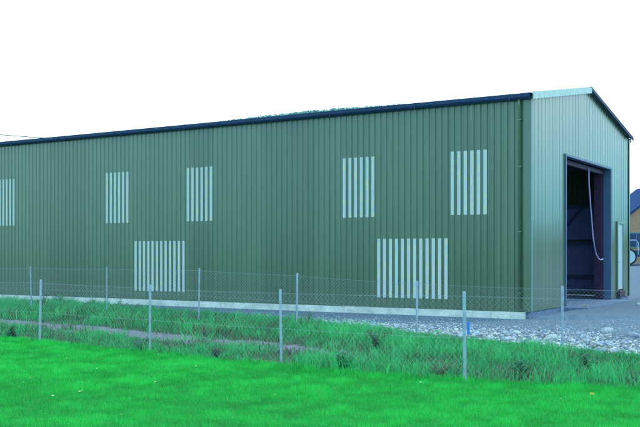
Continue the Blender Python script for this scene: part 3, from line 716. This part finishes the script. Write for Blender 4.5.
# unseen leaf belt added right of the view for the gable to mirror
N = 30000
tt = rng.uniform(0, 1, N); jx = rng.normal(0, 2.5, N)
ex = 48 + 62 * tt + jx; ey = 18 + 130 * tt - jx * 0.5
topz = (2.2 + 2.5 * tt) * (1 + 0.22 * vnoise(tt * 60, tt * 0, 0.9, 3) + 0.1 * vnoise(tt * 200, tt * 0, 1.0, 5))
zz = topz * (1 - rng.uniform(0, 1, N) ** 1.3 * 0.95) ; cen = np.stack([ex, ey, zz], 1); s = rng.uniform(0.3, 0.75, N)
d1 = rng.normal(size=(N, 3)); d1 /= np.linalg.norm(d1, axis=1)[:, None]; d2 = np.cross(d1, rng.normal(size=(N, 3))); d2 /= np.linalg.norm(d2, axis=1)[:, None]
vv = np.stack([cen + d1 * s[:, None], cen + d2 * s[:, None], cen - d1 * s[:, None], cen - d2 * s[:, None]], 1).reshape(-1, 3)
cc = np.array([0.03, 0.08, 0.05]) * rng.uniform(0.6, 1.5, (N, 1))
tag(np_mesh('wood', vv, np.arange(4 * N).reshape(N, 4), M['leaf'], np.repeat(cc, 4, 0)), 'dark leaf belt added out of view for the gable to mirror', 'wood', kind='stuff')

# ------------------------------------------------------------------ overhead cable, far left
pts = []
for k in range(25):
    f = k / 24; px = -150 + 215 * f; yy_ = 119 + 20.5 * (f ** 1.0) + 3.0 * math.sin(math.pi * f) * 0.6; d = 70 - 25 * f
    pts.append(((px - CX) / F * d, d, 1.6 + (HY - yy_) / F * d))
m = MB(); m.tube(pts, 0.022, 6); tag(m.build('overhead_cable', M['cable']), 'thin overhead cable sloping down behind the roof at the far left', 'cable')

# ------------------------------------------------------------------ buildings beyond the yard
bb = empty('brick_outbuilding', (19.4, 60, 1.1)); tag(bb, 'small brick outbuilding with a steep gable beyond the yard', 'building')
def gable_poly(x0, x1, ze, xa, za, y): return [(x0, y, -0.3), (x1, y, -0.3), (x1, y, ze), (xa, y, za), (x0, y, ze)]
m = MB(); m.prism(gable_poly(0, 6.4, 2.55, 3.2, 5.0, 0), (0, 6, 0)); m.build('wall', M['brick'], bb)
m = MB()
for (x0, x1) in ((-0.3, 3.2), (6.7, 3.2)):
    z0, z1 = 2.33, 5.0
    m.prism([(x0, -0.15, z0), (x1, -0.15, z1 + .02), (x1, -0.15, z1 + 0.14), (x0, -0.15, z0 + 0.12)], (0, 6.3, 0))
m.build('roof', M['bluesheet'], bb)
wn = MB(); wn.box((0.55, -0.05, 0.9), (1.6, -0.003, 1.9)); wn = wn.build('window', M['corner_pale'], bb)
m = MB(); m.box((0.62, -0.062, 0.97), (1.05, -0.052, 1.83)); m.box((1.10, -0.062, 0.97), (1.53, -0.052, 1.83)); m.build('pane', M['paintblue'], wn)
m = MB(); m.tube([(-0.34, -0.1, 2.34), (-0.34, 6.1, 2.34)], 0.06, 8); m.build('gutter', M['gutter'], bb)
m = MB(); m.box((2.5, -0.06, 0.0), (3.9, -0.003, 2.1)); m.build('door', M['paintblue'], bb)
bs = empty('blue_shed', (12.5, 68, 1.2)); tag(bs, 'blue sheeted shed rising behind the brick outbuilding', 'shed')
m = MB(); m.prism(gable_poly(0, 17, 2.2, 9.0, 5.08, 0), (0, 14, 0)); m.build('wall', M['bluesheet'], bs)
m = MB()
for x0, x1 in ((-0.3, 9.0), (17.3, 9.0)):
    z0 = 2.1; m.prism([(x0, -0.2, z0 + .03), (x1, -0.2, 5.09), (x1, -0.2, 5.22), (x0, -0.2, z0 + 0.15)], (0, 14.4, 0))
m.build('roof', M['gutter'], bs)
# trailer parked in the yard
tx, ty = (627.5 - CX) / F * 56, 56
tr = empty('yard_trailer', (tx, ty, H(tx, ty)), R(-8)); tag(tr, 'dark low trailer with white wheel and pale hoop rail in the yard', 'trailer')
m = MB(); m.box((-0.35, -0.1, 0.5), (2.6, 1.5, 0.62)); m.box((-0.35, -0.1, 0.62), (2.6, -0.05, 0.9)); m.box((-0.35, 1.45, 0.62), (2.6, 1.5, 0.9)); m.box((2.55, -0.05, 0.62), (2.6, 1.45, 0.9)); m.build('body', M['paintblue'], tr)
for yy0 in (-0.2, 1.6):
    m = MB(); m.tube([(0.0, yy0 - 0.08, 0.5), (0.0, yy0 + 0.08, 0.5)], 0.5, 24); wh = m.build('wheel', M['tyre'], tr)
    m = MB(); m.tube([(0.0, yy0 - 0.10, 0.5), (0.0, yy0 - 0.082, 0.5)], 0.40, 24); m.build('rim', M['wdoor'], wh)
m = MB(); m.tube([(-0.3, -0.12, 0.6), (-0.3, -0.12, 1.35), (-0.15, -0.12, 1.5), (0.45, -0.12, 1.5), (0.6, -0.12, 1.35), (0.6, -0.12, 0.6)], 0.03, 8); m.build('hoop_rail', M['steel'], tr)
m = MB(); m.tube([(-0.3, 0.7, 0.55), (-1.4, 0.7, 0.5)], 0.04, 8); m.build('drawbar', M['paintblue'], tr)
